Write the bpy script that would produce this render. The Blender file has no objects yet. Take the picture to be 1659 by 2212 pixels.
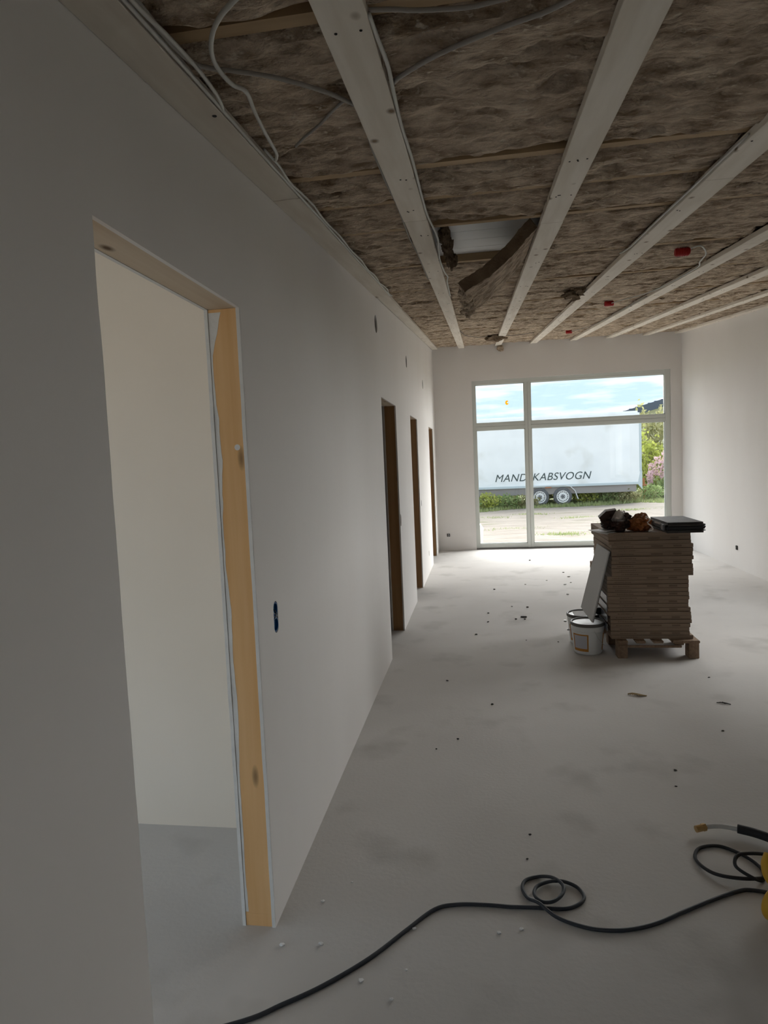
import bpy, bmesh, math, random
from mathutils import Vector, Matrix, noise
random.seed(7)
S = bpy.context.scene
COL = S.collection

# ---------------------------------------------------------------- camera
yaw, pitch, roll = math.radians(-8.689), math.radians(-4.411), math.radians(-2.491)
fw = Vector((math.sin(yaw)*math.cos(pitch), math.cos(yaw)*math.cos(pitch), math.sin(pitch)))
rt = fw.cross(Vector((0, 0, 1))).normalized()
up = rt.cross(fw)
r2 = math.cos(roll)*rt + math.sin(roll)*up
u2 = -math.sin(roll)*rt + math.cos(roll)*up
cam_d = bpy.data.cameras.new('camera')
cam = bpy.data.objects.new('camera', cam_d)
COL.objects.link(cam)
M = Matrix((r2, u2, -fw)).transposed().to_4x4()
M.translation = Vector((0.7457, 0.0, 1.5838))
cam.matrix_world = M
cam_d.sensor_fit = 'HORIZONTAL'
cam_d.sensor_width = 36.0
cam_d.lens = 1375.7/1659*36.0
cam_d.clip_start = 0.02
cam_d.clip_end = 500
S.camera = cam

# ---------------------------------------------------------------- world, sun, exposure
S.view_settings.view_transform = 'Standard'
S.view_settings.look = 'None'
S.view_settings.gamma = 1.0
S.view_settings.use_curve_mapping = False
S.view_settings.exposure = 0.86
W = bpy.data.worlds.new('sky')
S.world = W
W.use_nodes = True
nt = W.node_tree
nt.nodes.clear()
o = nt.nodes.new('ShaderNodeOutputWorld')
b = nt.nodes.new('ShaderNodeBackground')
tc = nt.nodes.new('ShaderNodeTexCoord')
mp = nt.nodes.new('ShaderNodeMapping')
mp.inputs['Scale'].default_value = (1.6, 1.6, 13)
nz = nt.nodes.new('ShaderNodeTexNoise')
nz.inputs['Scale'].default_value = 3.6
nz.inputs['Detail'].default_value = 6
nz.inputs['Roughness'].default_value = .55
cr = nt.nodes.new('ShaderNodeValToRGB')
cr.color_ramp.elements[0].position = .42
cr.color_ramp.elements[0].color = (.44, .585, .77, 1)
cr.color_ramp.elements[1].position = .62
cr.color_ramp.elements[1].color = (.86, .915, .96, 1)
nt.links.new(tc.outputs['Generated'], mp.inputs[0])
nt.links.new(mp.outputs[0], nz.inputs['Vector'])
nt.links.new(nz.outputs['Fac'], cr.inputs[0])
nt.links.new(cr.outputs[0], b.inputs['Color'])
b.inputs['Strength'].default_value = 1.0
nt.links.new(b.outputs[0], o.inputs[0])

sun_d = bpy.data.lights.new('hazy_sun', 'SUN')
sun_d.energy = 11.0
sun_d.angle = math.radians(95)
sun_d.color = (1.0, .975, .95)
sun = bpy.data.objects.new('hazy_sun', sun_d)
COL.objects.link(sun)
sun.rotation_euler = Vector((-0.30, -0.86, -0.40)).to_track_quat('-Z', 'Y').to_euler()

# ---------------------------------------------------------------- helpers
MATS = {}
def base(name, rough=.8, color=(.5, .5, .5), metal=0.0):
    m = bpy.data.materials.new(name)
    m.use_nodes = True
    p = m.node_tree.nodes['Principled BSDF']
    p.inputs['Base Color'].default_value = (*color, 1)
    p.inputs['Roughness'].default_value = rough
    p.inputs['Metallic'].default_value = metal
    if 'Specular IOR Level' in p.inputs:
        p.inputs['Specular IOR Level'].default_value = .3
    MATS[name] = m
    return m, m.node_tree, p

def noisy(name, c1, c2, scale=5, rough=.85, detail=6, stretch=(1, 1, 1), bump=0.0, bscale=None, bdist=.01, lo=.3, hi=.7, metal=0, c3=None, c3scale=40, c3lo=.66, c3hi=.72):
    m, t, p = base(name, rough, c1, metal)
    tc = t.nodes.new('ShaderNodeTexCoord')
    mp = t.nodes.new('ShaderNodeMapping')
    geo = t.nodes.new('ShaderNodeNewGeometry')
    mp.inputs['Scale'].default_value = stretch
    t.links.new(geo.outputs['Position'], mp.inputs[0])
    n = t.nodes.new('ShaderNodeTexNoise')
    n.inputs['Scale'].default_value = scale
    n.inputs['Detail'].default_value = detail
    t.links.new(mp.outputs[0], n.inputs['Vector'])
    r = t.nodes.new('ShaderNodeValToRGB')
    r.color_ramp.elements[0].position = lo
    r.color_ramp.elements[0].color = (*c1, 1)
    r.color_ramp.elements[1].position = hi
    r.color_ramp.elements[1].color = (*c2, 1)
    t.links.new(n.outputs['Fac'], r.inputs[0])
    out = r.outputs[0]
    if c3:
        n3 = t.nodes.new('ShaderNodeTexNoise')
        n3.inputs['Scale'].default_value = c3scale
        n3.inputs['Detail'].default_value = 3
        t.links.new(mp.outputs[0], n3.inputs['Vector'])
        r3 = t.nodes.new('ShaderNodeValToRGB')
        r3.color_ramp.elements[0].position = c3lo
        r3.color_ramp.elements[1].position = c3hi
        t.links.new(n3.outputs['Fac'], r3.inputs[0])
        mx = t.nodes.new('ShaderNodeMixRGB')
        t.links.new(r3.outputs[0], mx.inputs[0])
        t.links.new(out, mx.inputs[1])
        mx.inputs[2].default_value = (*c3, 1)
        out = mx.outputs[0]
    t.links.new(out, p.inputs['Base Color'])
    if bump:
        n2 = t.nodes.new('ShaderNodeTexNoise')
        n2.inputs['Scale'].default_value = bscale or scale*6
        n2.inputs['Detail'].default_value = 5
        t.links.new(mp.outputs[0], n2.inputs['Vector'])
        bp = t.nodes.new('ShaderNodeBump')
        bp.inputs['Strength'].default_value = bump
        bp.inputs['Distance'].default_value = bdist
        t.links.new(n2.outputs['Fac'], bp.inputs['Height'])
        t.links.new(bp.outputs[0], p.inputs['Normal'])
    return m

noisy('plaster', (.745, .715, .685), (.79, .765, .74), scale=.9, stretch=(1, 1.4, .5), bump=.05, bscale=70, bdist=.004)
noisy('plaster_edge', (.72, .71, .68), (.80, .79, .76), scale=18, bump=.5, bscale=60, bdist=.004)
noisy('partition', (.80, .715, .60), (.84, .755, .645), scale=1.2, bump=.05, bscale=70)
noisy('concrete', (.54, .52, .495), (.62, .60, .575), scale=1.1, rough=.9, detail=9, bump=.25, bscale=55, bdist=.004,
      c3=(.41, .395, .37), c3scale=2.3, c3lo=.56, c3hi=.80)
def wood(name, c1, c2, along, knot=(.12, .07, .035), rough=.75, kdens=2.2, smear=None):
    st = [22, 22, 22]
    st[along] = 1.1
    m = noisy(name, c1, c2, scale=1.0, rough=rough, detail=8, stretch=tuple(st), bump=.15, bscale=3, bdist=.002, lo=.32, hi=.68)
    t = m.node_tree
    p = t.nodes['Principled BSDF']
    col = p.inputs['Base Color'].links[0].from_socket
    geo = t.nodes.new('ShaderNodeNewGeometry')
    mp = t.nodes.new('ShaderNodeMapping')
    s = [9, 9, 9]
    s[along] = kdens*2.2
    mp.inputs['Scale'].default_value = s
    t.links.new(geo.outputs['Position'], mp.inputs[0])
    v = t.nodes.new('ShaderNodeTexVoronoi')
    v.inputs['Scale'].default_value = 1
    v.inputs['Randomness'].default_value = 1
    t.links.new(mp.outputs[0], v.inputs['Vector'])
    r = t.nodes.new('ShaderNodeValToRGB')
    r.color_ramp.elements[0].position = .05
    r.color_ramp.elements[0].color = (1, 1, 1, 1)
    r.color_ramp.elements[1].position = .15
    r.color_ramp.elements[1].color = (0, 0, 0, 1)
    t.links.new(v.outputs['Distance'], r.inputs[0])
    mx = t.nodes.new('ShaderNodeMixRGB')
    t.links.new(r.outputs[0], mx.inputs[0])
    t.links.new(col, mx.inputs[1])
    mx.inputs[2].default_value = (*knot, 1)
    t.links.new(mx.outputs[0], p.inputs['Base Color'])
    return m
wood('batten_wood', (.70, .63, .53), (.82, .76, .67), 1, kdens=3.0, knot=(.22, .15, .09))
wood('edge_board_wood', (.60, .54, .46), (.68, .63, .55), 1, kdens=1.0, knot=(.3, .24, .17))
wood('joist_wood', (.36, .25, .14), (.47, .34, .2), 0)
wood('jamb_wood', (.74, .43, .18), (.83, .53, .26), 2, kdens=1.3)
wood('jamb_wood_shaded', (.30, .165, .075), (.40, .23, .11), 2, kdens=1.5)  # darker copy of the jamb wood, with doorway shade put into the colour
wood('header_wood', (.58, .46, .33), (.68, .58, .45), 1)
noisy('wool', (.30, .212, .135), (.77, .63, .48), scale=11, rough=1.0, detail=9, stretch=(.95, 1.9, 2), bump=1.0, bscale=34, bdist=.05, lo=.33, hi=.63,
      c3=(.80, .71, .57), c3scale=40, c3lo=.60, c3hi=.74)  # wool's own mottle, contrast widened to stand in for crevice shade
noisy('wool_dark', (.13, .09, .055), (.24, .175, .115), scale=12, rough=1.0, bump=1, bscale=50, bdist=.02)  # dark wool; also used where the slab edge has shade put into its colour
base('white_metal', .5, (.90, .91, .91))
base('frame_white', .45, (.60, .62, .58))
base('dark_gap', .9, (.03, .028, .025))
base('cable_grey', .5, (.58, .57, .53))
base('cable_shade', .6, (.36, .335, .30))
base('cord_black', .55, (.045, .05, .058))
base('rubber', .7, (.03, .03, .032))
base('red_plastic', .4, (.42, .015, .015))
base('blue_plastic', .45, (.005, .09, .24))
base('brass', .35, (.55, .38, .17), 1.0)
base('hose_white', .25, (.62, .63, .62))
base('yellow_plastic', .45, (.58, .33, .03))
base('yellow_dark', .5, (.30, .14, .01))
noisy('cardboard', (.26, .19, .135), (.31, .23, .165), scale=6, stretch=(1, 1, 12), bump=.1, bscale=80)
base('cardboard_light', .85, (.46, .38, .30))
base('print_dark', .9, (.185, .13, .09))
noisy('pallet_wood', (.20, .13, .085), (.30, .21, .14), scale=14, stretch=(4, 1, 4), bump=.3, bscale=30)
base('panel_white', .5, (.50, .50, .49))
base('panel_edge', .6, (.16, .15, .14))
base('bucket_white', .4, (.72, .73, .72))
base('bucket_rim', .5, (.13, .125, .115))
base('lid_white', .45, (.80, .83, .86))
base('label_orange', .6, (.50, .22, .04))
base('label_paper', .7, (.50, .50, .54))
base('steel', .35, (.6, .6, .6), 1.0)
noisy('case_black', (.030, .027, .025), (.062, .057, .053), scale=14, rough=.6, bump=.15, bscale=50)
noisy('bag_brown', (.018, .008, .006), (.05, .022, .015), scale=9, rough=.3)
base('bag_white', .6, (.75, .70, .66))
noisy('bag_orange', (.19, .055, .012), (.29, .10, .025), scale=14, rough=.4)
base('paper', .8, (.66, .66, .66))
base('film_grey', .2, (.32, .33, .35))
base('sticker_yellow', .6, (.80, .52, .02))
base('crumb_dark', .9, (.05, .045, .04))
base('crumb_white', .9, (.8, .8, .79))
base('straw', .9, (.42, .31, .17))
# outdoors
noisy('sand', (.22, .19, .157), (.30, .265, .225), scale=1.5, rough=1, detail=10, stretch=(.7, 2.4, 1), bump=.8, bscale=5, bdist=.06, c3=(.18, .175, .11), c3scale=1.1, c3lo=.60, c3hi=.72)
noisy('trailer_white', (.80, .84, .84), (.86, .90, .90), scale=2, rough=.5, c3=(.66, .68, .64), c3scale=1.3, c3lo=.62, c3hi=.85)
base('trailer_trim', .4, (.52, .60, .62))
base('trailer_grey', .8, (.30, .285, .27))
base('letter_dark', .6, (.05, .075, .075))
noisy('tyre', (.10, .105, .11), (.16, .165, .17), scale=20, rough=.9)
base('rim_white', .5, (.75, .76, .75))
base('rim_dark', .7, (.10, .10, .10))
base('roof_slate', .8, (.10, .115, .16))
base('house_wall', .8, (.72, .66, .54))
base('rust', .8, (.42, .17, .08))
def translucent(m, f):
    """thin sheet: part of the light passes through"""
    t = m.node_tree
    p = t.nodes['Principled BSDF']
    o = t.nodes['Material Output']
    tr = t.nodes.new('ShaderNodeBsdfTranslucent')
    mx = t.nodes.new('ShaderNodeMixShader')
    mx.inputs[0].default_value = f
    if p.inputs['Base Color'].links: t.links.new(p.inputs['Base Color'].links[0].from_socket, tr.inputs[0])
    else: tr.inputs[0].default_value = p.inputs['Base Color'].default_value
    t.links.new(p.outputs[0], mx.inputs[1])
    t.links.new(tr.outputs[0], mx.inputs[2])
    t.links.new(mx.outputs[0], o.inputs[0])
translucent(MATS['sticker_yellow'], .6)
def leafmat(n, a, b_):
    translucent(noisy(n, a, b_, scale=6, rough=.7), .4)
leafmat('leaf_green', (.20, .29, .10), (.34, .42, .18))
leafmat('leaf_yellow', (.36, .42, .08), (.50, .52, .14))
leafmat('leaf_olive', (.24, .25, .11), (.38, .36, .18))
leafmat('flower_pink', (.62, .42, .47), (.74, .56, .58))
leafmat('flower_red', (.55, .05, .08), (.65, .08, .1))
leafmat('grass', (.26, .33, .13), (.40, .44, .20))

def glass():
    m = bpy.data.materials.new('glass')
    m.use_nodes = True
    t = m.node_tree
    t.nodes.clear()
    o = t.nodes.new('ShaderNodeOutputMaterial')
    mx = t.nodes.new('ShaderNodeMixShader')
    tr = t.nodes.new('ShaderNodeBsdfTransparent')
    tr.inputs[0].default_value = (.955, .965, .965, 1)
    gl = t.nodes.new('ShaderNodeBsdfGlossy')
    gl.inputs['Roughness'].default_value = .02
    mx.inputs[0].default_value = .025
    t.links.new(tr.outputs[0], mx.inputs[1])
    t.links.new(gl.outputs[0], mx.inputs[2])
    t.links.new(mx.outputs[0], o.inputs[0])
    MATS['glass'] = m
glass()

def tag(o, label=None, cat=None, group=None, kind=None):
    if label: o['label'] = label
    if cat: o['category'] = cat
    if group: o['group'] = group
    if kind: o['kind'] = kind
    return o

def box(bm, x0, x1, y0, y1, z0, z1, bev=0.0):
    r = bmesh.ops.create_cube(bm, size=1)
    vs = r['verts']
    for v in vs:
        v.co = Vector(((x0+x1)/2 + v.co.x*(x1-x0), (y0+y1)/2 + v.co.y*(y1-y0), (z0+z1)/2 + v.co.z*(z1-z0)))
    if bev:
        es = list({e for v in vs for e in v.link_edges})
        bmesh.ops.bevel(bm, geom=es, offset=bev, segments=2, affect='EDGES', clamp_overlap=True)
    return vs

def prism(bm, pts, d):
    """closed prism: polygon pts (list of Vector), extruded by vector d"""
    a = [bm.verts.new(p) for p in pts]
    c = [bm.verts.new(Vector(p)+Vector(d)) for p in pts]
    n = len(a)
    bm.faces.new(a[::-1]); bm.faces.new(c)
    for i in range(n):
        bm.faces.new((a[i], a[(i+1) % n], c[(i+1) % n], c[i]))

def lathe(bm, prof, center, n=32, axis='Z', cap=True):
    rings = []
    for r, h in prof:
        ring = []
        for i in range(n):
            a = 2*math.pi*i/n
            p = (r*math.cos(a), r*math.sin(a), h)
            if axis == 'Y': p = (p[0], p[2], p[1])
            if axis == 'X': p = (p[2], p[0], p[1])
            ring.append(bm.verts.new(Vector(center)+Vector(p)))
        rings.append(ring)
    for k in range(len(rings)-1):
        for i in range(n):
            bm.faces.new((rings[k][i], rings[k][(i+1) % n], rings[k+1][(i+1) % n], rings[k+1][i]))
    if cap:
        bm.faces.new(rings[0][::-1]); bm.faces.new(rings[-1])

def spline(pts, k=6):
    P = [Vector(p) for p in pts]
    P = [P[0]*2-P[1]] + P + [P[-1]*2-P[-2]]
    out = []
    for i in range(1, len(P)-2):
        for j in range(k):
            t = j/k
            a, b_, c, d = P[i-1], P[i], P[i+1], P[i+2]
            out.append(.5*((2*b_) + (c-a)*t + (2*a-5*b_+4*c-d)*t*t + (3*b_-a-3*c+d)*t**3))
    out.append(P[-2])
    return out

def tube(bm, pts, r, n=8, k=6, smooth=True):
    P = spline(pts, k) if smooth else [Vector(p) for p in pts]
    rings = []
    prev = None
    for i, p in enumerate(P):
        t = (P[min(i+1, len(P)-1)] - P[max(i-1, 0)]).normalized()
        if prev is None:
            a = t.orthogonal().normalized()
        else:
            a = (prev - t*prev.dot(t)).normalized()
        prev = a
        b_ = t.cross(a)
        rr = r(i/(len(P)-1)) if callable(r) else r
        rings.append([bm.verts.new(p + (a*math.cos(2*math.pi*j/n) + b_*math.sin(2*math.pi*j/n))*rr) for j in range(n)])
    for u in range(len(rings)-1):
        for j in range(n):
            bm.faces.new((rings[u][j], rings[u][(j+1) % n], rings[u+1][(j+1) % n], rings[u+1][j]))
    bm.faces.new(rings[0][::-1]); bm.faces.new(rings[-1])

def empty(name, loc):
    o = bpy.data.objects.new(name, None)
    COL.objects.link(o)
    o.location = loc
    o.empty_display_size = .1
    return o

WORLD = {}
def wloc(o):
    return WORLD.get(o.name, Vector(o.location))

def obj(name, bm, mat, parent=None, smooth=False, origin=None):
    bmesh.ops.recalc_face_normals(bm, faces=bm.faces)
    me = bpy.data.meshes.new(name)
    co = [v.co for v in bm.verts]
    lo = Vector((min(c[i] for c in co) for i in range(3)))
    hi = Vector((max(c[i] for c in co) for i in range(3)))
    c = Vector(origin) if origin else Vector(((lo.x+hi.x)/2, (lo.y+hi.y)/2, lo.z))
    bmesh.ops.translate(bm, verts=bm.verts, vec=-c)
    bm.to_mesh(me)
    bm.free()
    if smooth:
        for p in me.polygons: p.use_smooth = True
    ms = mat if isinstance(mat, (list, tuple)) else [mat]
    for m in ms: me.materials.append(MATS[m])
    o = bpy.data.objects.new(name, me)
    COL.objects.link(o)
    WORLD[o.name] = c
    if parent:
        o.parent = parent
        o.location = c - wloc(parent)
    else:
        o.location = c
    return o

def B(name, mat, dims, parent=None, bev=0.0):
    bm = bmesh.new()
    box(bm, *dims, bev=bev)
    return obj(name, bm, mat, parent)

def struct(o): o['kind'] = 'structure'; return o

# ---------------------------------------------------------------- dimensions
L, WR = 11.15, 4.053
CA, CB = 2.347, 0.1012
def zc(y): return CA + CB*y              # underside of the ceiling battens (slopes up towards the glazed wall)
YB = -1.1                                # wall behind the camera
DOORS = [(1.208, 1.998), (4.991, 5.862), (7.097, 7.885), (9.697, 10.553)]
HD = 2.10
T0, T1, T2, T3 = 0.0, -.0125, -.1075, -.12

# ---------------------------------------------------------------- floor
bm = bmesh.new(); box(bm, -3.4, WR+.35, YB-.3, L+.12, -.2, 0)
struct(obj('floor', bm, 'concrete'))

# ---------------------------------------------------------------- left wall: two plasterboard skins with door openings
def wallskin(bm, xa, xb, ys, dz, open_top=HD, rag=0):
    """panels between openings, following the sloping ceiling"""
    edges = [ys[0]]
    for a, b_ in DOORS: edges += [a, b_]
    edges.append(ys[1])
    for i in range(0, len(edges), 2):
        y0, y1 = edges[i], edges[i+1]
        prism(bm, [Vector((xa, y0, 0)), Vector((xa, y1, 0)), Vector((xa, y1, zc(y1)+dz)), Vector((xa, y0, zc(y0)+dz))], (xb-xa, 0, 0))
    for a, b_ in DOORS:
        prism(bm, [Vector((xa, a, open_top)), Vector((xa, b_, open_top)), Vector((xa, b_, zc(b_)+dz)), Vector((xa, a, zc(a)+dz))], (xb-xa, 0, 0))

def front_skin():
    """front plasterboard: one sheet with notches for the doorways and real holes for lamps and boxes"""
    out = [(YB, 0)]
    for a, b_ in DOORS: out += [(a, 0), (a, HD), (b_, HD), (b_, 0)]
    out += [(L, 0), (L, zc(L)+.004), (YB, zc(YB)+.004)]
    holes = []
    def rnd(y, z, ry, rz, n=24): holes.append([(y+ry*math.cos(2*math.pi*i/n), z+rz*math.sin(2*math.pi*i/n)) for i in range(n)])
    def pill(y, z, ry, rz, n=8):
        p = []
        for sgn in (1, -1):
            for i in range(n+1):
                a = math.pi*i/n + (0 if sgn > 0 else math.pi)
                p.append((y+ry*math.cos(a), z+sgn*(rz-ry)+ry*math.sin(a)))
        holes.append(p)
    rnd(4.883, 2.638, .062, .066); rnd(6.932, 2.66, .062, .064); rnd(8.937, 2.645, .06, .062)
    pill(2.184, 1.045, .024, .058); pill(5.906, 1.042, .034, .057); pill(8.06, 1.055, .034, .04); pill(8.942, .28, .034, .04)
    bm = bmesh.new()
    es = []
    for loop in [out]+holes:
        vs = [bm.verts.new((T0, y, z)) for y, z in loop]
        es += [bm.edges.new((vs[i], vs[(i+1) % len(vs)])) for i in range(len(vs))]
    bmesh.ops.triangle_fill(bm, use_beauty=True, use_dissolve=False, edges=es)
    r = bmesh.ops.extrude_face_region(bm, geom=bm.faces[:])
    bmesh.ops.translate(bm, verts=[v for v in r['geom'] if isinstance(v, bmesh.types.BMVert)], vec=(T1-T0, 0, 0))
    return bm
wallL = struct(obj('wall_left', front_skin(), 'plaster', origin=(0, 0, 0)))
bm = bmesh.new(); wallskin(bm, T3, T2, (YB, L), .34)
obj('back_board', bm, 'plaster', wallL)
# studs and headers in the openings; rough plaster edges at the boards
for i, (a, b_) in enumerate(DOORS):
    jm = 'jamb_wood' if i == 0 else 'jamb_wood_shaded'
    B('jamb_stud', jm, (T2+.001, T1-.001, b_+.001, b_+.045, .045, HD), wallL)
    B('jamb_stud', jm, (T2+.001, T1-.001, a-.045, a-.001, .045, HD), wallL)
    B('sole_plate', jm, (T2+.001, T1-.001, b_+.0005, b_+.3, 0, .045), wallL)
    B('door_header', 'header_wood', (T2+.001, T1-.001, a-.045, b_+.045, HD+.001, HD+.05), wallL)
    # uneven board edges around the opening, a few millimetres proud
    for (xa, xb) in ((T1, T0-.0006), (T3+.0006, T2)):
        bm = bmesh.new()
        n = 60
        for yy, s in ((b_, -1), (a, 1)):
            prev = None
            for k in range(n+1):
                z = HD*k/n
                d = .0015 + .0035*max(0, noise.noise(Vector((yy*7, z*9, xa*50)))+.4)
                cur = [bm.verts.new((xa, yy+s*d, z)), bm.verts.new((xb, yy+s*d, z)), bm.verts.new((xb, yy-s*.001, z)), bm.verts.new((xa, yy-s*.001, z))]
                if prev:
                    for q in range(4):
                        bm.faces.new((prev[q], prev[(q+1) % 4], cur[(q+1) % 4], cur[q]))
                else: bm.faces.new(cur)
                prev = cur
            bm.faces.new(prev)
        obj('plaster_edge', bm, 'plaster_edge', wallL)
# dried filler smeared on the first opening's stud
def smear(ylist, xin, name):
    bm = bmesh.new()
    n = 90
    prev = None
    for k in range(n+1):
        z = .05 + 2.04*k/n
        w = .006 + .016*max(0, noise.noise(Vector((3.1, z*3.3, 0)))+.25) + .006*max(0, noise.noise(Vector((9, z*14, 0))))
        if z > 1.95: w += (z-1.95)*.25
        cur = [bm.verts.new((xin, ylist-.0008, z)), bm.verts.new((xin+w, ylist-.0008, z))]
        if prev: bm.faces.new((prev[0], prev[1], cur[1], cur[0]))
        prev = cur
    r = bmesh.ops.extrude_face_region(bm, geom=bm.faces[:])
    bmesh.ops.translate(bm, verts=[v for v in r['geom'] if isinstance(v, bmesh.types.BMVert)], vec=(0, .0006, 0))
    return obj(name, bm, 'plaster_edge', wallL)
smear(1.998+.001, T2+.001, 'filler_smear')
bm = bmesh.new(); lathe(bm, [(.010, 0), (.008, .002)], (-.035, 1.9985, 1.655), n=10, axis='Y'); obj('filler_dab', bm, 'plaster_edge', wallL)

# blue switch box with wires showing through the slot by the first opening
t = tag(empty('switch_box', (-.03, 2.184, .985)), 'blue double switch box with loose wires beside the doorway with the bright tan jamb', 'switch box')
for zz in (1.017, 1.073):
    bm = bmesh.new()
    lathe(bm, [(.026, 0), (.026, .033), (.022, .033), (.022, .024), (.0, .024)], (-.0345, 2.184, zz), n=20, axis='X', cap=False)
    obj('box_cup', bm, 'blue_plastic', t)
bm = bmesh.new(); tube(bm, [(-.03, 2.18, 1.09), (-.008, 2.183, 1.06), (.004, 2.184, 1.05), (-.012, 2.188, 1.035), (-.03, 2.18, 1.02)], .0018); obj('wire', bm, 'lid_white', t)
bm = bmesh.new(); tube(bm, [(-.03, 2.19, 1.08), (-.006, 2.188, 1.068), (.002, 2.18, 1.056), (-.01, 2.178, 1.045)], .0018); obj('wire', bm, 'cord_black', t)
def socket(name, loc, normal_axis, label):
    t = tag(empty(name, loc), label, 'wall socket')
    x, y, z = loc
    bm = bmesh.new()
    if normal_axis == 'Y':
        box(bm, x-.028, x+.028, y-.004, y+.01, z-.028, z+.028, .004); obj('box_rim', bm, 'dark_gap', t)
        bm = bmesh.new(); tube(bm, [(x, y-.002, z+.02), (x+.008, y-.012, z), (x+.002, y-.014, z-.02)], .0035); obj('wire', bm, 'lid_white', t)
        bm = bmesh.new(); tube(bm, [(x-.01, y-.002, z+.015), (x-.012, y-.012, z-.004), (x-.006, y-.01, z-.022)], .003); obj('wire', bm, 'cable_shade', t)
    else:
        box(bm, x-.01, x+.004, y-.026, y+.026, z-.028, z+.028, .004); obj('box_rim', bm, 'dark_gap', t)
        bm = bmesh.new(); tube(bm, [(x+.0, y, z+.022), (x-.012, y+.004, z), (x-.010, y, z-.02)], .0035); obj('wire', bm, 'cable_shade', t)
socket('socket_box', (.169, L, .27), 'Y', 'open socket box with wires low on the wall between last doorway and glazing')
socket('socket_box', (WR, 8.892, .273), 'X', 'open socket box low on the wall behind the box stack')

# ---------------------------------------------------------------- far wall with glazed opening
WX0, WX1, WZ = .652, 3.884, 2.914
bm = bmesh.new()
ztop = zc(L)+.34
for (x0, x1, z0, z1) in ((-3.4, WX0, 0, ztop), (WX1, WR+.35, 0, ztop), (WX0, WX1, WZ, ztop)):
    box(bm, x0, x1, L, L+.12, z0, z1)
struct(obj('wall_far', bm, 'plaster'))
# right wall
bm = bmesh.new()
RY0, RY1, RZ0, RZ1 = 5.4, 7.6, .95, 2.40      # unseen window added in the right wall to bring in daylight
for (y0, y1, z0, z1) in ((YB, RY0, 0, None), (RY1, L, 0, None), (RY0, RY1, RZ1, None), (RY0, RY1, 0, RZ0)):
    za, zb = (zc(y0)+.34, zc(y1)+.34) if z1 is None else (z1, z1)
    prism(bm, [Vector((WR, y0, z0)), Vector((WR, y1, z0)), Vector((WR, y1, zb)), Vector((WR, y0, za))], (.3, 0, 0))
struct(obj('wall_right', bm, 'plaster'))
# wall behind the camera with an unseen glazed door, added for fill light
bm = bmesh.new()
BX0, BX1, BZ = 2.4, 3.0, 2.12
SWX0, SWX1 = -2.95, -.22          # unseen side-room window in the same wall, added to light the partition
for (x0, x1, z0, z1) in ((-3.4, SWX0, 0, zc(YB)+.34), (SWX1, BX0, 0, zc(YB)+.34), (BX1, WR+.35, 0, zc(YB)+.34), (BX0, BX1, BZ, zc(YB)+.34), (SWX0, SWX1, BZ, zc(YB)+.34), (SWX0, SWX1, 0, .1)):
    box(bm, x0, x1, YB-.3, YB, z0, z1)
struct(obj('wall_back', bm, 'plaster'))
# rooms behind the left wall: outer wall with a big unseen window, added to light the first room, partition
SX0, SX1 = -.85, 2.2
bm = bmesh.new()
for (y0, y1, z0, z1) in ((YB, SX0, 0, None), (SX1, L, 0, None), (SX0, SX1, 2.25, None), (SX0, SX1, 0, .1)):
    za, zb = (zc(y0)+.34, zc(y1)+.34) if z1 is None else (z1, z1)
    prism(bm, [Vector((-3.1, y0, z0)), Vector((-3.1, y1, z0)), Vector((-3.1, y1, zb)), Vector((-3.1, y0, za))], (-.3, 0, 0))
struct(obj('wall_outer', bm, 'plaster'))
bm = bmesh.new(); box(bm, -3.1, T3, 2.57, 2.67, 0, zc(2.57)+.34); struct(obj('wall_partition', bm, 'partition'))
bm = bmesh.new(); box(bm, -3.1, T3, 6.35, 6.45, 0, zc(6.35)+.34); struct(obj('wall_partition', bm, 'plaster'))
bm = bmesh.new(); box(bm, -3.1, T3, 8.75, 8.85, 0, zc(8.75)+.34); struct(obj('wall_partition', bm, 'plaster'))

# windows
def frame_bar(name, dims, parent, bev=.004): return B(name, 'frame_white', dims, parent, bev)
win = struct(empty('window_1', (2.27, L+.06, 0)))
YF0, YF1 = L+.03, L+.11
fr = .055
MX0, MX1, TZ0, TZ1 = 1.53, 1.637, 2.07, 2.185
frame_bar('frame_side', (WX0, WX0+fr, YF0, YF1, 0.02, WZ), win)
frame_bar('frame_side', (WX1-fr-.03, WX1-.0, YF0, YF1, 0.02, WZ), win)
frame_bar('frame_head', (WX0+fr, WX1-fr-.03, YF0, YF1, WZ-fr-.015, WZ), win)
frame_bar('mullion', (MX0, (MX0+MX1)/2-.001, YF0, YF1, .02, WZ-fr-.015), win)
frame_bar('mullion', ((MX0+MX1)/2+.001, MX1, YF0, YF1, .02, WZ-fr-.015), win)
for x0, x1 in ((WX0+fr, MX0), (MX1, WX1-fr-.03)):
    frame_bar('transom', (x0, x1, YF0+.002, YF1-.002, TZ0, (TZ0+TZ1)/2-.001), win)
    frame_bar('transom', (x0, x1, YF0+.002, YF1-.002, (TZ0+TZ1)/2+.001, TZ1), win)
    frame_bar('bottom_rail', (x0, x1, YF0+.002, YF1-.002, .025, .095), win)
    for z0, z1 in ((.095, TZ0), (TZ1, WZ-fr-.015)):
        B('pane', 'glass', (x0-.005, x1+.005, YF0+.045, YF0+.049, z0-.005, z1+.005), win)
        bm = bmesh.new()
        for bx in ((x0, x0+.012, z0, z1), (x1-.012, x1, z0, z1), (x0, x1, z0, z0+.012), (x0, x1, z1-.012, z1)):
            box(bm, bx[0], bx[1], YF0+.03, YF0+.06, bx[2], bx[3])
        obj('glazing_bead', bm, 'frame_white', win)
B('threshold', 'panel_edge', (WX0, WX1, YF0-.02, YF1, 0, .022), win)
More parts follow.
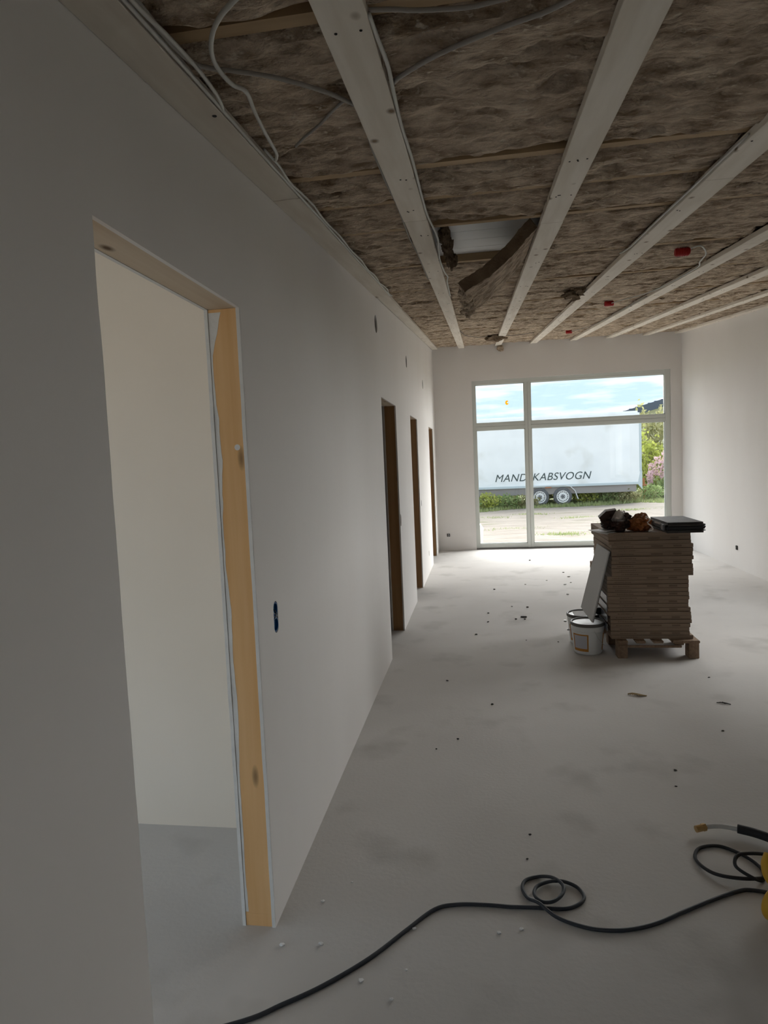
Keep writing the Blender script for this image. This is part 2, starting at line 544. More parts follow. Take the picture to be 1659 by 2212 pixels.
for nm, dims, ax in (('added_window_2', (BX0, BX1, YB-.18, YB-.12, 0, BZ), 'y'), ('added_window_5', (WR+.12, WR+.18, RY0, RY1, RZ0, RZ1), 'x'), ('added_window_4', (SWX0, SWX1, YB-.18, YB-.12, .1, BZ), 'y'), ('added_window_3', (-3.28, -3.22, SX0, SX1, .1, 2.25), 'x')):  # all four are unseen, added and sized to let daylight in
    x0, x1, y0, y1, z0, z1 = dims
    w = struct(empty(nm, ((x0+x1)/2, (y0+y1)/2, z0)))
    if ax == 'y':
        for d in ((x0, x0+.06, y0, y1, z0, z1), (x1-.06, x1, y0, y1, z0, z1), (x0, x1, y0, y1, z1-.06, z1), (x0, x1, y0, y1, z0, z0+.08)):
            frame_bar('frame_bar', d, w)
        B('pane', 'glass', (x0+.05, x1-.05, y0+.03, y0+.034, z0+.07, z1-.05), w)
    else:
        for d in ((x0, x1, y0, y0+.06, z0, z1), (x0, x1, y1-.06, y1, z0, z1), (x0, x1, y0, y1, z1-.06, z1), (x0, x1, y0, y1, z0, z0+.08)):
            frame_bar('frame_bar', d, w)
        B('pane', 'glass', (x0+.03, x0+.034, y0+.05, y1-.05, z0+.07, z1-.05), w)
# yellow sticker on the upper left pane
bm = bmesh.new()
pts = []
for i in range(14):
    a = math.radians(40 + 290*i/13)
    pts.append((1.243+.030*math.cos(a), 2.52+.038*math.sin(a)))
for i in range(13, -1, -1):
    a = math.radians(40 + 290*i/13)
    pts.append((1.252+.010*math.cos(a), 2.522+.012*math.sin(a)))
prism(bm, [Vector((x, YF0+.0435, z)) for x, z in pts], (0, -.002, 0))
tag(obj('sticker', bm, 'sticker_yellow'), 'small yellow sticker on the smaller upper window pane', 'sticker')

# ---------------------------------------------------------------- ceiling: roof deck, joists, wool slabs, battens
bm = bmesh.new()
prism(bm, [Vector((-3.5, YB-.35, zc(YB-.35)+.30)), Vector((-3.5, L+.3, zc(L+.3)+.30)), Vector((-3.5, L+.3, zc(L+.3)+.40)), Vector((-3.5, YB-.35, zc(YB-.35)+.40))], (WR+3.95, 0, 0))
ceil_o = struct(obj('ceiling', bm, 'white_metal'))
def slopebox(bm, x0, x1, y0, y1, d0, d1):
    """box lying in the plane of the sloping ceiling"""
    prism(bm, [Vector((x0, y0, zc(y0)+d0)), Vector((x0, y1, zc(y1)+d0)), Vector((x0, y1, zc(y1)+d1)), Vector((x0, y0, zc(y0)+d1))], (x1-x0, 0, 0))
# white roof deck boards seen through the gap in the wool
for k in range(5):
    y0 = (3.19, 3.335, 3.53, 3.725, 3.92)[k]
    bm = bmesh.new(); slopebox(bm, .52, 1.10, y0, (3.33, 3.525, 3.72, 3.915, 4.075)[k], .088, .115); obj('deck_board', bm, 'white_metal', ceil_o)
seams = [-1.0, -.4, .5, 1.40, 2.335, 2.735, 3.16, 4.10, 4.98, 5.58, 6.10, 6.62, 7.15, 7.70, 8.30, 8.85, 9.40, 9.95, 10.5, 11.12]
battens = [(0.0, .105), (.448, .55), (1.062, 1.165), (1.645, 1.755), (2.295, 2.405), (2.865, 2.985), (3.45, 3.555), (3.95, 4.05)]
for i, y in enumerate(seams):
    bm = bmesh.new(); slopebox(bm, -.0, WR, y-.022, y+.022, .044 if i % 2 else .036, .27); obj('joist', bm, 'joist_wood', ceil_o)

def slab(x0, x1, y0, y1, res, name='insulation_slab', amp=1.0):
    nx = max(6, int((x1-x0)/res)); ny = max(5, int((y1-y0)/res))
    bm = bmesh.new()
    g = []
    sd = random.uniform(0, 100)
    sag = random.uniform(-.004, .006)
    for j in range(ny+1):
        row = []
        for i in range(nx+1):
            x = x0+(x1-x0)*i/nx; y = y0+(y1-y0)*j/ny
            big = noise.noise(Vector((x*2.3, y*4.5, sd)))*.014
            mid = noise.noise(Vector((x*9, y*22, sd)))*.014
            fine = noise.noise(Vector((x*26, y*60, sd)))*.009
            crev = noise.noise(Vector((x*5.5, y*17, sd+31)))
            cv = max(0, crev-.30)*.10
            e = min(i/nx*(x1-x0), (nx-i)/nx*(x1-x0), j/ny*(y1-y0), (ny-j)/ny*(y1-y0))
            w = .010*noise.noise(Vector((x*6, y*6, sd+7)))
            edge = max(0, .030+w-e)*1.6
            d = .033 - sag + amp*(-big-mid-fine+cv) + edge
            d = max(d, .020)
            row.append(bm.verts.new((x, y, zc(y)+d)))
        g.append(row)
    for j in range(ny):
        for i in range(nx):
            bm.faces.new((g[j][i], g[j+1][i], g[j+1][i+1], g[j][i+1]))
    # sides and top
    top = [bm.verts.new((x, y, zc(y)+.16)) for x, y in ((x0, y0), (x1, y0), (x1, y1), (x0, y1))]
    rim = [g[0], [r[-1] for r in g], g[-1][::-1], [r[0] for r in g][::-1]]
    for s in range(4):
        a = rim[s]
        bm.faces.new([*a, top[(s+1) % 4], top[s]])
    bm.faces.new(top)
    o = obj(name, bm, 'wool', ceil_o, smooth=True)
    return o
for r in range(len(seams)-1):
    y0, y1 = seams[r]+.024, seams[r+1]-.024
    if y1 < -2:
        continue
    res = .017 if y1 < 3.3 else (.024 if y1 < 6 else .034)
    cuts_ = [0.0, .50+random.uniform(-.02, .02), 1.11, 1.70+random.uniform(-.03, .03), 2.35, 2.92, 4.05]
    if r % 2: cuts_ = [0.0, .50, 1.11, 2.35+random.uniform(-.03, .03), 4.05]
    for a, b_ in zip(cuts_[:-1], cuts_[1:]):
        if abs(y0-(3.16+.024)) < .01 and a > .4 and a < .6:
            continue                      # the missing piece: the gap
        slab(a+.003, b_-.003, y0, y1, res)
# torn wool hanging at the left rim of the gap, hidden lane side
def blob(bm, c, r, seed, sub=3, amp=.35, freq=9, squash=(1, 1, 1)):
    q = bmesh.ops.create_icosphere(bm, subdivisions=sub, radius=1)
    for v in q['verts']:
        n = v.co.normalized()
        d = 1+amp*noise.noise(n*freq*.35+Vector((seed, 0, 0)))+amp*.5*noise.noise(n*freq+Vector((0, seed, 0)))
        v.co = Vector(c)+Vector((n.x*squash[0], n.y*squash[1], n.z*squash[2]))*r*d
for k, (x, y, d, r) in enumerate(((.605, 3.40, .06, .036), (.612, 3.62, .05, .04), (.62, 3.86, .015, .045), (.595, 3.5, .07, .04), (.60, 3.75, .06, .04))):
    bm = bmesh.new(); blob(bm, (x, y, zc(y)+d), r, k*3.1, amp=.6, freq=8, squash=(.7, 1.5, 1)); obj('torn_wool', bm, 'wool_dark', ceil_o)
# the hanging slab: hinged at the second batten, its free end drooping
t = tag(empty('hanging_insulation_slab', (.69, 3.32, 2.43)), 'loose brown insulation slab drooping out of the ceiling gap', 'insulation')
def hang():
    bm = bmesh.new()
    nx, ny = 26, 30
    # corners of lower face: near-left, near-right, far-right, far-left
    NL, NR = Vector((.70, 3.33, 2.425)), Vector((1.062, 3.30, 2.700))
    FR, FL = Vector((1.062, 4.06, zc(4.06)+.03)), Vector((.72, 3.98, 2.46))
    g = []
    for j in range(ny+1):
        row = []
        for i in range(nx+1):
            u, v = i/nx, j/ny
            p = (NL*(1-u)+NR*u)*(1-v) + (FL*(1-u)+FR*u)*v
            p.z += -.03*math.sin(math.pi*u) + .012*noise.noise(Vector((u*4, v*16, 3))) + .008*noise.noise(Vector((u*16, v*50, 5)))
            if i == 0: p.x += .02*noise.noise(Vector((v*9, 2, 1)))
            row.append(p)
        g.append(row)
    nrm = Vector((-.55, 0, .80))*.062
    lo = [[bm.verts.new(p) for p in r] for r in g]
    hi = [[bm.verts.new(p+nrm) for p in r] for r in g]
    for j in range(ny):
        for i in range(nx):
            bm.faces.new((lo[j][i], lo[j+1][i], lo[j+1][i+1], lo[j][i+1]))
            bm.faces.new((hi[j][i], hi[j][i+1], hi[j+1][i+1], hi[j+1][i]))
    for i in range(nx):
        bm.faces.new((lo[0][i], lo[0][i+1], hi[0][i+1], hi[0][i])).material_index = 1  # near edge faces away from daylight; its shade is put into the colour
        bm.faces.new((lo[-1][i+1], lo[-1][i], hi[-1][i], hi[-1][i+1]))
    for j in range(ny):
        bm.faces.new((lo[j+1][0], lo[j][0], hi[j][0], hi[j+1][0]))
        bm.faces.new((lo[j][-1], lo[j+1][-1], hi[j+1][-1], hi[j][-1]))
    obj('slab_body', bm, ['wool', 'wool_dark'], t, smooth=False)
    for k in range(5):
        bm = bmesh.new(); blob(bm, (.695+.02*random.random(), 3.45+.11*k, 2.455+.01*random.random()), .042, 20+k, amp=.7, freq=7, squash=(.8, 1.4, .8)); obj('frayed_end', bm, 'wool', t)
hang()
# battens
def batten(x0, x1, ya, yb, mat='batten_wood', d0=0.0, nails=True):
    bm = bmesh.new()
    slopebox(bm, x0, x1, ya, yb, d0, .0295)
    bmesh.ops.bevel(bm, geom=bm.edges[:], offset=.0015, segments=1, affect='EDGES')
    o = obj('batten', bm, mat, ceil_o)
    if nails:
        bm = bmesh.new()
        for y in seams:
            if ya+.05 < y < yb-.05:
                for q in range(random.randint(2, 4)):
                    cx = x0+(x1-x0)*random.uniform(.12, .88)
                    yy = y+random.uniform(-.012, .012)
                    lathe(bm, [(.0035, -.0012), (.0035, .001)], (cx, yy, zc(yy)+d0), n=7)
        if bm.verts: 
            n = obj('nail_heads', bm, 'dark_gap', o); n['kind'] = 'stuff'
        else: bm.free()
for i, (x0, x1) in enumerate(battens):
    if i == 0:
        batten(.0005, .104, YB+.01, 2.418, 'edge_board_wood', nails=False)
        batten(.0005, .106, 2.422, 4.95, 'edge_board_wood', nails=False)
        batten(.0005, .098, 4.975, L-.002, 'edge_board_wood', d0=.006, nails=False)
        bm = bmesh.new(); lathe(bm, [(.006, -.001), (.006, .001)], (.082, 1.68, zc(1.68)), n=12); obj('screw_hole', bm, 'dark_gap', ceil_o)
    else:
        j = (2.9, 3.16, 2.735, 4.1, 5.58, 4.98, 6.1)[i-1]
        batten(x0, x1, YB+.01, j-.001)
        batten(x0+.002, x1+.002, j+.001, L-.002)

# ---------------------------------------------------------------- electrical cables along the ceiling
def cable(pts, r, label, mat='cable_grey', name='electrical_cable', group=None):
    bm = bmesh.new(); tube(bm, pts, r, n=8, k=8)
    return tag(obj(name, bm, mat, smooth=True), label, 'cable', group)
def onc(lst, d=.012): return [(x, y, zc(y)+d) for x, y in lst]
cable(onc([(.111, -.9), (.112, .6), (.113, 1.3), (.112, 1.66), (.110, 2.1), (.112, 2.8), (.111, 3.5), (.113, 4.2), (.112, 4.9)], .004), .0048, 'straight grey cable clipped along the edge board above the doorways')
wav = [(.122+.007*math.sin(k*1.9)+(.006 if k % 3 == 0 else 0), 1.95+.15*k) for k in range(21)]
cable(onc(wav, .006), .0042, 'wavy grey cable clipped beside the edge board')
cable(onc([(.118, -.5), (.122, .8), (.126, 1.18), (.135, 1.32), (.138, 1.45), (.132, 1.56), (.124, 1.62), (.113, 1.66)], .004), .0048, 'short grey cable bending back to the edge board')
cable(onc([(.135, -.4), (.140, .7), (.128, 1.20), (.122, 1.34), (.132, 1.44), (.17, 1.48), (.203, 1.497), (.295, 1.558), (.386, 1.653), (.44, 1.735), (.475, 1.80)], .012), .0055, 'brownish cable crossing from the edge board to the first batten', 'cable_shade')
cable(onc([(.42, 1.735), (.385, 1.775), (.323, 1.859), (.26, 1.93), (.217, 1.987)], .019), .004, 'thin cable slanting away from the first batten over the wool', 'cable_shade')
cable(onc([(.36, 1.14), (.335, 1.205), (.305, 1.235), (.270, 1.268), (.232, 1.318), (.201, 1.384), (.187, 1.451), (.190, 1.529), (.209, 1.575), (.192, 1.683), (.174, 1.83), (.161, 1.96), (.150, 2.0), (.139, 2.022)], -.002), .0052, 'pale cable hanging in an S-curve below the wool')
cable(onc([(.552, 1.352), (.556, 1.441), (.562, 1.564), (.558, 1.706), (.554, 1.91), (.558, 2.178), (.555, 2.584), (.556, 2.856), (.575, 3.248), (.566, 3.503), (.556, 3.8), (.563, 4.177), (.576, 4.352), (.563, 4.55), (.557, 5.2)], .008), .0052, 'grey cable running down the far edge of the first batten')
cable(onc([(.458, 1.70), (.450, 1.916), (.443, 2.066), (.441, 2.387), (.445, 2.688), (.438, 3.25), (.444, 3.703), (.441, 4.4)], .012), .0036, 'thin cable along the wall-side edge of the first batten', 'cable_shade')
cable(onc([(.552, 1.352), (.60, 1.362), (.647, 1.377), (.741, 1.393), (.80, 1.388), (.869, 1.371), (.97, 1.33)], .016), .0048, 'cable leaving the first batten along the nearest joist', 'cable_shade')
cable(onc([(.557, 1.67), (.589, 1.629), (.684, 1.554), (.819, 1.483), (.912, 1.446), (.98, 1.399), (1.07, 1.33)], .014), .0056, 'cable slanting across the wool between first and second batten', 'cable_shade')
cable(onc([(1.637, 2.3), (1.637, 2.889), (1.634, 3.346), (1.638, 3.845), (1.628, 4.026), (1.615, 4.09)], .010), .0046, 'dark cable along the third batten')
cable(onc([(2.02, 4.10), (2.05, 4.055), (2.094, 4.12), (2.18, 4.34), (2.228, 4.60), (2.272, 4.75), (2.285, 4.95), (2.28, 5.4), (2.26, 5.75), (2.20, 6.05), (2.09, 6.32), (2.04, 6.48)], .006), .0046, 'white cable looping from a red plug to the fourth batten')
cable(onc([(2.29, 6.2), (2.287, 7.2), (2.27, 8.4), (2.2, 9.0), (2.07, 9.4)], .010), .004, 'cable from the fourth batten to the smallest red plug', 'cable_shade')
for (x, y, lab) in ((2.0, 4.20, 'red ribbed cable plug poking out of the wool, largest of three'), (2.02, 6.50, 'red ribbed cable plug in the wool beside the fourth batten'), (2.045, 9.42, 'red cable plug in the wool near the glazed wall')):
    tt = tag(empty('cable_plug', (x, y, zc(y)-.015)), lab, 'cable plug', 'red cable plugs in the ceiling')
    bm = bmesh.new(); lathe(bm, [(.0, -.042), (.02, -.042), (.024, -.036), (.024, .036), (.02, .042), (0.0, .042)], (x, y, zc(y)+.006), n=18, axis='X', cap=False); obj('plug_body', bm, 'red_plastic', tt, smooth=False)
    for k in range(5):
        bm = bmesh.new(); lathe(bm, [(.024, -.002), (.0265, -.001), (.0265, .001), (.024, .002)], (x-.028+k*.014, y, zc(y)+.006), n=18, axis='X', cap=False); obj('ridge', bm, 'red_plastic', tt)
# wool tuft and sagging thread by the glazed wall
cable(onc([(.556, 8.2), (.62, 8.9), (.80, 9.3), (1.05, 9.25), (1.30, 9.4), (1.55, 9.2)], .012), .003, 'thin dark cable sagging across the battens near the glazed wall', 'cord_black')
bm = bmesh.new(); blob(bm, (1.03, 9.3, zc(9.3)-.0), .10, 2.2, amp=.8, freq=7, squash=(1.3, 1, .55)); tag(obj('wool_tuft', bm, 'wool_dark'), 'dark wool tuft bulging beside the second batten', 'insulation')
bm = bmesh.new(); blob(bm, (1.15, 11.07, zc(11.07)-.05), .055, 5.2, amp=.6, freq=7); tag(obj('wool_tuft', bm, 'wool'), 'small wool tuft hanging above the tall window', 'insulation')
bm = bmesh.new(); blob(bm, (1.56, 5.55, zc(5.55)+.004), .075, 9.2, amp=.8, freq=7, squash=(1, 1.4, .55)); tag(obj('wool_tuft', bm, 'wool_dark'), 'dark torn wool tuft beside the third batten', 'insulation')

# ---------------------------------------------------------------- pallet with stacked flat boxes
PX0, PX1, PY0, PY1 = 1.753, 2.349, 5.02, 5.84
t = tag(empty('pallet', ((PX0+PX1)/2, (PY0+PY1)/2, 0)), 'small dark wooden pallet under the stack of flat boxes', 'pallet')
bx = [(PX0-.03, PX0+.10), (PX0+.165, PX0+.235), (PX0+.30, PX0+.37), (PX0+.435, PX1+.006)]
for k in range(4):
    x0, x1 = [(PX0, PX0+.075), (PX0+.135, PX0+.205), (PX0+.262, PX0+.335), (PX0+.40, PX1)][k]
    B('deck_board', 'pallet_wood', (x0, x1, PY0-.012, PY1, .122, .142), t, .003)
B('front_lath', 'pallet_wood', (PX0+.01, PX1-.13, PY0-.010, PY0+.0015, .088, .106), t, .002)
for y0 in (PY0, (PY0+PY1)/2-.05, PY1-.1):
    if y0 > PY0: B('stringer', 'pallet_wood', (PX0+.002, PX1-.002, y0, y0+.1, .10, .122), t, .003)
    for x0 in (PX0, PX1-.078):
        B('block', 'pallet_wood', (x0+.002, x0+.076, y0+.002, y0+.098, .0, .10 if y0 > PY0 else .122), t, .003)
ZB = .1425
hts = .0307
n = 27
for k in range(n):
    z0 = ZB+k*hts
    zt = z0+hts
    mid = (z0+zt)/2
    if mid > .93: l, r = 1.705, 2.305+random.uniform(-.006, .004)
    elif mid > .865: l, r = 1.707, 2.298+random.uniform(-.004, .006)
    elif mid > .645: l, r = 1.727+random.uniform(-.004, .004), 2.318+random.uniform(-.008, .008)
    elif mid > .40: l, r = 1.693+random.uniform(-.002, .003), 2.287+random.uniform(-.003, .003)
    elif mid > .335: l, r = 1.695, 2.297+random.uniform(-.008, .004)
    elif mid > .27: l, r = 1.713, 2.306+random.uniform(-.003, .003)
    elif mid > .18: l, r = 1.712, 2.292+random.uniform(-.004, .004)
    else: l, r = 1.718, 2.317
    yf = 5.06+random.uniform(-.006, .006)
    ORD = ['', 'second', 'third', 'fourth', 'fifth', 'sixth', 'seventh', 'eighth', 'ninth', 'tenth', 'eleventh', 'twelfth', 'thirteenth', 'fourteenth']
    pos = 'topmost of the stack' if k == n-1 else ('lowest in the stack, resting on the pallet' if k == 0 else (ORD[k] + ' up from the pallet' if k < 13 else ORD[n-2-k] + ' below the topmost one' if n-1-k > 1 else 'just below the topmost one'))
    tt = tag(empty('flat_box', ((l+r)/2, yf+.39, z0)), ('flat brown cardboard box, ' + pos) if pos else 'flat brown cardboard box in the middle of the pallet stack', 'box', 'flat boxes stacked on the pallet')
    bm = bmesh.new(); box(bm, l, r, yf, yf+.78, z0+.0004, zt-.0012, .0015); obj('carton', bm, 'cardboard', tt)
    # blurred dark print on the front edge
    bm = bmesh.new()
    px = l+random.choice((.04, .055, .07, .09))
    for q in range(10):
        w = random.uniform(.006, .010)
        h = random.uniform(.0065, .0095)
        zz = mid-.002
        box(bm, px+q*.0125, px+q*.0125+w, yf-.0006, yf+.001, zz-h/2, zz+h/2)
    obj('print', bm, 'print_dark', tt)
    if k % 2:
        bm = bmesh.new()
        for (a, w) in ((.29, .085), (.45, .06)):
            if bm is None: bm = bmesh.new()
            box(bm, l+a, l+a+w, yf-.0006, yf+.001, mid-.007, mid+.006)
            obj('print', bm, 'print_dark', tt); bm = None
ZT = ZB+n*hts
# shiny film strips down the left side of the stack
for k in range(4):
    z = .20+.075*k
    bm = bmesh.new(); prism(bm, [Vector((1.688, 5.08, z)), Vector((1.688, 5.80, z)), Vector((1.688, 5.80, z+.055)), Vector((1.688, 5.08, z+.055))], (.004, 0, 0))
    tag(obj('film_strip', bm, 'film_grey'), 'shiny grey film strip on the side of the box stack', 'plastic film', 'film strips beside the stack')

# leaning white panel
BN, BF, TF, TN = Vector((1.590, 5.12, .258)), Vector((1.553, 5.42, .312)), Vector((1.682, 5.37, .850)), Vector((1.716, 5.065, .828))
t = tag(empty('shelf_panel', (1.57, 5.27, .258)), 'pale grey shelf panel leaning from the buckets onto the box stack', 'panel')
nrm = (BF-BN).cross(TN-BN).normalized()
if nrm.x > 0: nrm = -nrm
bm = bmesh.new(); prism(bm, [BN, BF, TF, TN], nrm*.010); obj('face_board', bm, 'panel_white', t)
bm = bmesh.new(); prism(bm, [BN, BF, TF, TN], -nrm*.006); obj('back_board', bm, 'panel_edge', t)
# buckets
def bucket(cx, cy, label, lab_ang):
    t = tag(empty('bucket', (cx, cy, 0)), label, 'bucket', 'plaster buckets by the stack')
    H, rb, rtp = .25, .108, .130
    bm = bmesh.new(); lathe(bm, [(rb-.008, .0), (rb, .008), (rb+.016, .185), (rtp-.003, .19), (rtp-.001, .205), (rtp-.002, .235)], (cx, cy, 0), n=44); obj('shell', bm, 'bucket_white', t, smooth=False)
    bm = bmesh.new(); lathe(bm, [(rtp-.001, .226), (rtp+.004, .230), (rtp+.004, .248), (rtp-.002, .252), (rtp-.010, .250), (rtp-.012, .240)], (cx, cy, 0), n=44, cap=False); obj('rim', bm, 'bucket_rim', t)
    bm = bmesh.new(); lathe(bm, [(rtp-.011, .234), (rtp-.011, .242), (rtp-.02, .243)], (cx, cy, 0), n=44); obj('lid', bm, 'lid_white', t)
    # label: paper patch with orange border, wrapped on the shell
    def patch(a0, a1, z0, z1, off, mat, nm):
        bm = bmesh.new()
        prev = None
        for k in range(15):
            a = math.radians(a0+(a1-a0)*k/14)
            cur = []
            for z in (z0, z1):
                r = rb+.016*(z/.185)+off
                cur.append(bm.verts.new((cx+r*math.cos(a), cy+r*math.sin(a), z)))
            if prev: bm.faces.new((prev[0], cur[0], cur[1], prev[1]))
            prev = cur
        r_ = bmesh.ops.extrude_face_region(bm, geom=bm.faces[:])
        for v in [v for v in r_['geom'] if isinstance(v, bmesh.types.BMVert)]:
            d = Vector((v.co.x-cx, v.co.y-cy, 0)).normalized(); v.co -= d*.003
        return obj(nm, bm, mat, t)
    a = lab_ang
    patch(a-32, a+32, .030, .168, .0012, 'label_orange', 'label_border')
    patch(a-26, a+27, .052, .158, .0020, 'label_paper', 'label_sheet')
    patch(a+100, a+125, .03, .168, .0012, 'label_orange', 'label_border')
    bm = bmesh.new()
    pts = [(cx+(rtp+.004)*math.cos(math.radians(lab_ang+52+115*s)), cy+(rtp+.004)*math.sin(math.radians(lab_ang+52+115*s)), .20-.13*math.sin(math.pi*min(1, s*1.0))**.8) for s in [k/10 for k in range(11)]]
    tube(bm, pts, .0017, n=6, k=3); obj('wire_handle', bm, 'steel', t)
    for s in (lab_ang-60,):
        x, y = cx+(rtp+.008)*math.cos(math.radians(s)), cy+(rtp+.008)*math.sin(math.radians(s))
        bm = bmesh.new(); box(bm, x-.02, x+.004, y-.006, y+.006, .168, .184, .003); obj('handle_lug', bm, 'steel', t)
bucket(1.560, 5.20, 'white plaster bucket with a big orange-edged label, closest to the pallet front', 232)
bucket(1.568, 5.475, 'white plaster bucket behind the one with the orange-edged label', 232)
bm = bmesh.new(); box(bm, 1.49, 1.60, 5.40, 5.57, .2435, .2445); tag(obj('paper_sheet', bm, 'paper'), 'white paper lying on the lid of the rear bucket', 'paper')
bm = bmesh.new(); lathe(bm, [(.0, -.01), (.028, -.01), (.03, .0), (.028, .01), (0, .01)], (1.672, 5.33, .30), n=20, axis='Y', cap=False)
tag(obj('round_cap', bm, 'rubber'), 'round black cap between bucket and box stack', 'cap')

# things on top of the stack
t = tag(empty('tool_case', (2.235, 5.19, ZT)), 'flat black plastic tool case on top of the box stack', 'tool case')
def rbox(bm, x0, x1, y0, y1, z0, z1, r): box(bm, x0, x1, y0, y1, z0, z1, r)
CX0, CX1, CY0, CY1 = 2.095, 2.375, 4.945, 5.46
bm = bmesh.new(); box(bm, CX0, CX1, CY0, CY1, ZT, ZT+.034, .014); obj('lower_shell', bm, 'case_black', t)
bm = bmesh.new(); box(bm, CX0, CX1, CY0, CY1, ZT+.038, ZT+.079, .016); obj('upper_shell', bm, 'case_black', t)
bm = bmesh.new(); box(bm, CX0+.006, CX1-.006, CY0+.006, CY1-.006, ZT+.028, ZT+.046, .002); obj('seam_band', bm, 'rubber', t)
bm = bmesh.new(); box(bm, CX1-.012, CX1+.024, CY0+.08, CY0+.30, ZT+.028, ZT+.044, .004); obj('handle', bm, 'rubber', t)
for yy in (CY0+.06, CY1-.12):
    bm = bmesh.new(); box(bm, CX0-.006, CX0+.01, yy, yy+.06, ZT+.018, ZT+.062, .004); obj('latch', bm, 'film_grey', t)
for q in range(5):
    bm = bmesh.new(); box(bm, CX0-.0015, CX0+.004, CY0+.15+q*.035, CY0+.172+q*.035, ZT+.05, ZT+.066, .001); obj('mark', bm, 'paper', t)
# crumpled bag
t = tag(empty('crumpled_bag', (1.83, 5.2, ZT)), 'crumpled dark brown and orange plastic bag with white lining on the stack', 'bag')
def crumple(bm, c, r, seed, sq, sub=4, cut=None, amp=.28):
    q = bmesh.ops.create_icosphere(bm, subdivisions=sub, radius=1)
    for v in q['verts']:
        n_ = v.co.normalized()
        s = 0
        for (f, a_) in ((1.3, 1.0), (2.9, .6), (5.5, .35)):
            s += a_*(abs(noise.noise(n_*f+Vector((seed, seed*2, 0))))*2-.5)
        d = 1+amp*s
        v.co = Vector((n_.x*sq[0], n_.y*sq[1], n_.z*sq[2]))*r*d
        v.co += Vector(c)
        v.co.z = max(v.co.z, ZT+.001)
    if cut:
        bmesh.ops.delete(bm, geom=[f for f in bm.faces if cut(f.calc_center_median())], context='FACES')
cb = Vector((1.785, 5.17, ZT+.075))
bm = bmesh.new()
crumple(bm, cb, .105, 1.7, (1.15, .95, .80), cut=lambda p: p.z > ZT+.085 and (p.x-1.79)**2/.0028+(p.y-5.09)**2/.016 < 1)
obj('bag_body', bm, 'bag_brown', t)
bm = bmesh.new(); crumple(bm, cb+Vector((.015, .03, .004)), .085, 4.1, (1.1, .9, .86)); obj('lining', bm, 'bag_white', t)
bm = bmesh.new(); crumple(bm, (1.955, 5.16, ZT+.055), .082, 8.3, (1.0, 1.0, .95)); obj('orange_side', bm, 'bag_orange', t)
bm = bmesh.new(); prism(bm, [Vector((1.645, 5.10, ZT+.115)), Vector((1.70, 5.10, ZT+.165)), Vector((1.78, 5.12, ZT+.172)), Vector((1.74, 5.12, ZT+.10)), Vector((1.70, 5.10, ZT+.03))], (.0, .05, .01)); obj('flap', bm, 'bag_brown', t)
bm = bmesh.new(); tube(bm, [(1.985, 5.085, ZT+.12), (2.015, 5.075, ZT+.095), (1.995, 5.07, ZT+.07), (2.022, 5.07, ZT+.045), (2.03, 5.06, ZT+.02), (2.0, 5.065, ZT+.006)], .005, n=6); obj('torn_edge', bm, 'bag_white', t)
# torn paper and cardboard flap on the left of the stack top
def sheet(name, pts, mat, label, cat, th=.002):
    bm = bmesh.new()
    v = [[bm.verts.new(p) for p in row] for row in pts]
    for j in range(len(v)-1):
        for i in range(len(v[0])-1):
            bm.faces.new((v[j][i], v[j][i+1], v[j+1][i+1], v[j+1][i]))
    r_ = bmesh.ops.extrude_face_region(bm, geom=bm.faces[:])
    bmesh.ops.translate(bm, verts=[q for q in r_['geom'] if isinstance(q, bmesh.types.BMVert)], vec=(0, 0, th))
    return tag(obj(name, bm, mat), label, cat)
sheet('torn_paper', [[(1.585, 5.24, ZT+.006), (1.65, 5.30, ZT+.003), (1.76, 5.36, ZT+.0008)], [(1.645, 5.08, ZT-.002), (1.69, 5.10, ZT+.001), (1.76, 5.12, ZT+.0008)], [(1.69, 5.02, ZT-.006), (1.712, 5.05, ZT+.0008), (1.77, 5.075, ZT+.0008)]], 'paper', 'torn white paper sticking out over the buckets from the stack top', 'paper')
sheet('cardboard_flap', [[(1.655, 5.20, ZT+.018), (1.73, 5.22, ZT+.020), (1.77, 5.25, ZT+.012)], [(1.69, 5.09, ZT+.008), (1.735, 5.10, ZT+.012), (1.775, 5.11, ZT+.008)]], 'paper', 'grey cardboard flap beneath the crumpled bag', 'cardboard', .004)

# ---------------------------------------------------------------- floor: cords, hose, yellow tool, debris
r_ = .0064
def onf(l, z=None): return [(x, y, (z if z is not None else r_)) for x, y in l]
loops = [(-.25, 1.50, r_), (.019, 1.617, r_), (.12, 1.685, r_), (.226, 1.765, r_), (.349, 1.885, r_), (.454, 2.02, r_), (.541, 2.127, r_), (.62, 2.158, r_), (.719, 2.165, r_), (.80, 2.163, r_),
         (.88, 2.166, r_), (.98, 2.168, r_), (1.035, 2.19, r_), (1.066, 2.232, r_), (1.052, 2.285, r_), (1.005, 2.31, r_*1.6), (.953, 2.300, r_*2.2), (.905, 2.270, r_*2), (.892, 2.222, r_*2.3), (.915, 2.185, r_*2.6),
         (.955, 2.19, r_*2.6), (.992, 2.235, r_*2.4), (.997, 2.282, r_*2.8), (.965, 2.325, r_*2.2), (.915, 2.336, r_), (.868, 2.312, r_), (.852, 2.265, r_), (.868, 2.215, r_), (.905, 2.170, r_*3.2), (.954, 2.125, r_*1.4),
         (1.026, 2.092, r_), (1.098, 2.078, r_), (1.189, 2.088, r_), (1.287, 2.127, r_), (1.395, 2.194, r_), (1.509, 2.262, r_), (1.604, 2.312, r_), (1.66, 2.325, r_), (1.75, 2.30, r_), (1.85, 2.22, r_)]
bm = bmesh.new(); tube(bm, loops, r_, n=8, k=6); tag(obj('extension_cord', bm, 'cord_black', smooth=True), 'long dark grey cord snaking across the floor with a double loop', 'cord')
r3 = .0065
bm = bmesh.new()
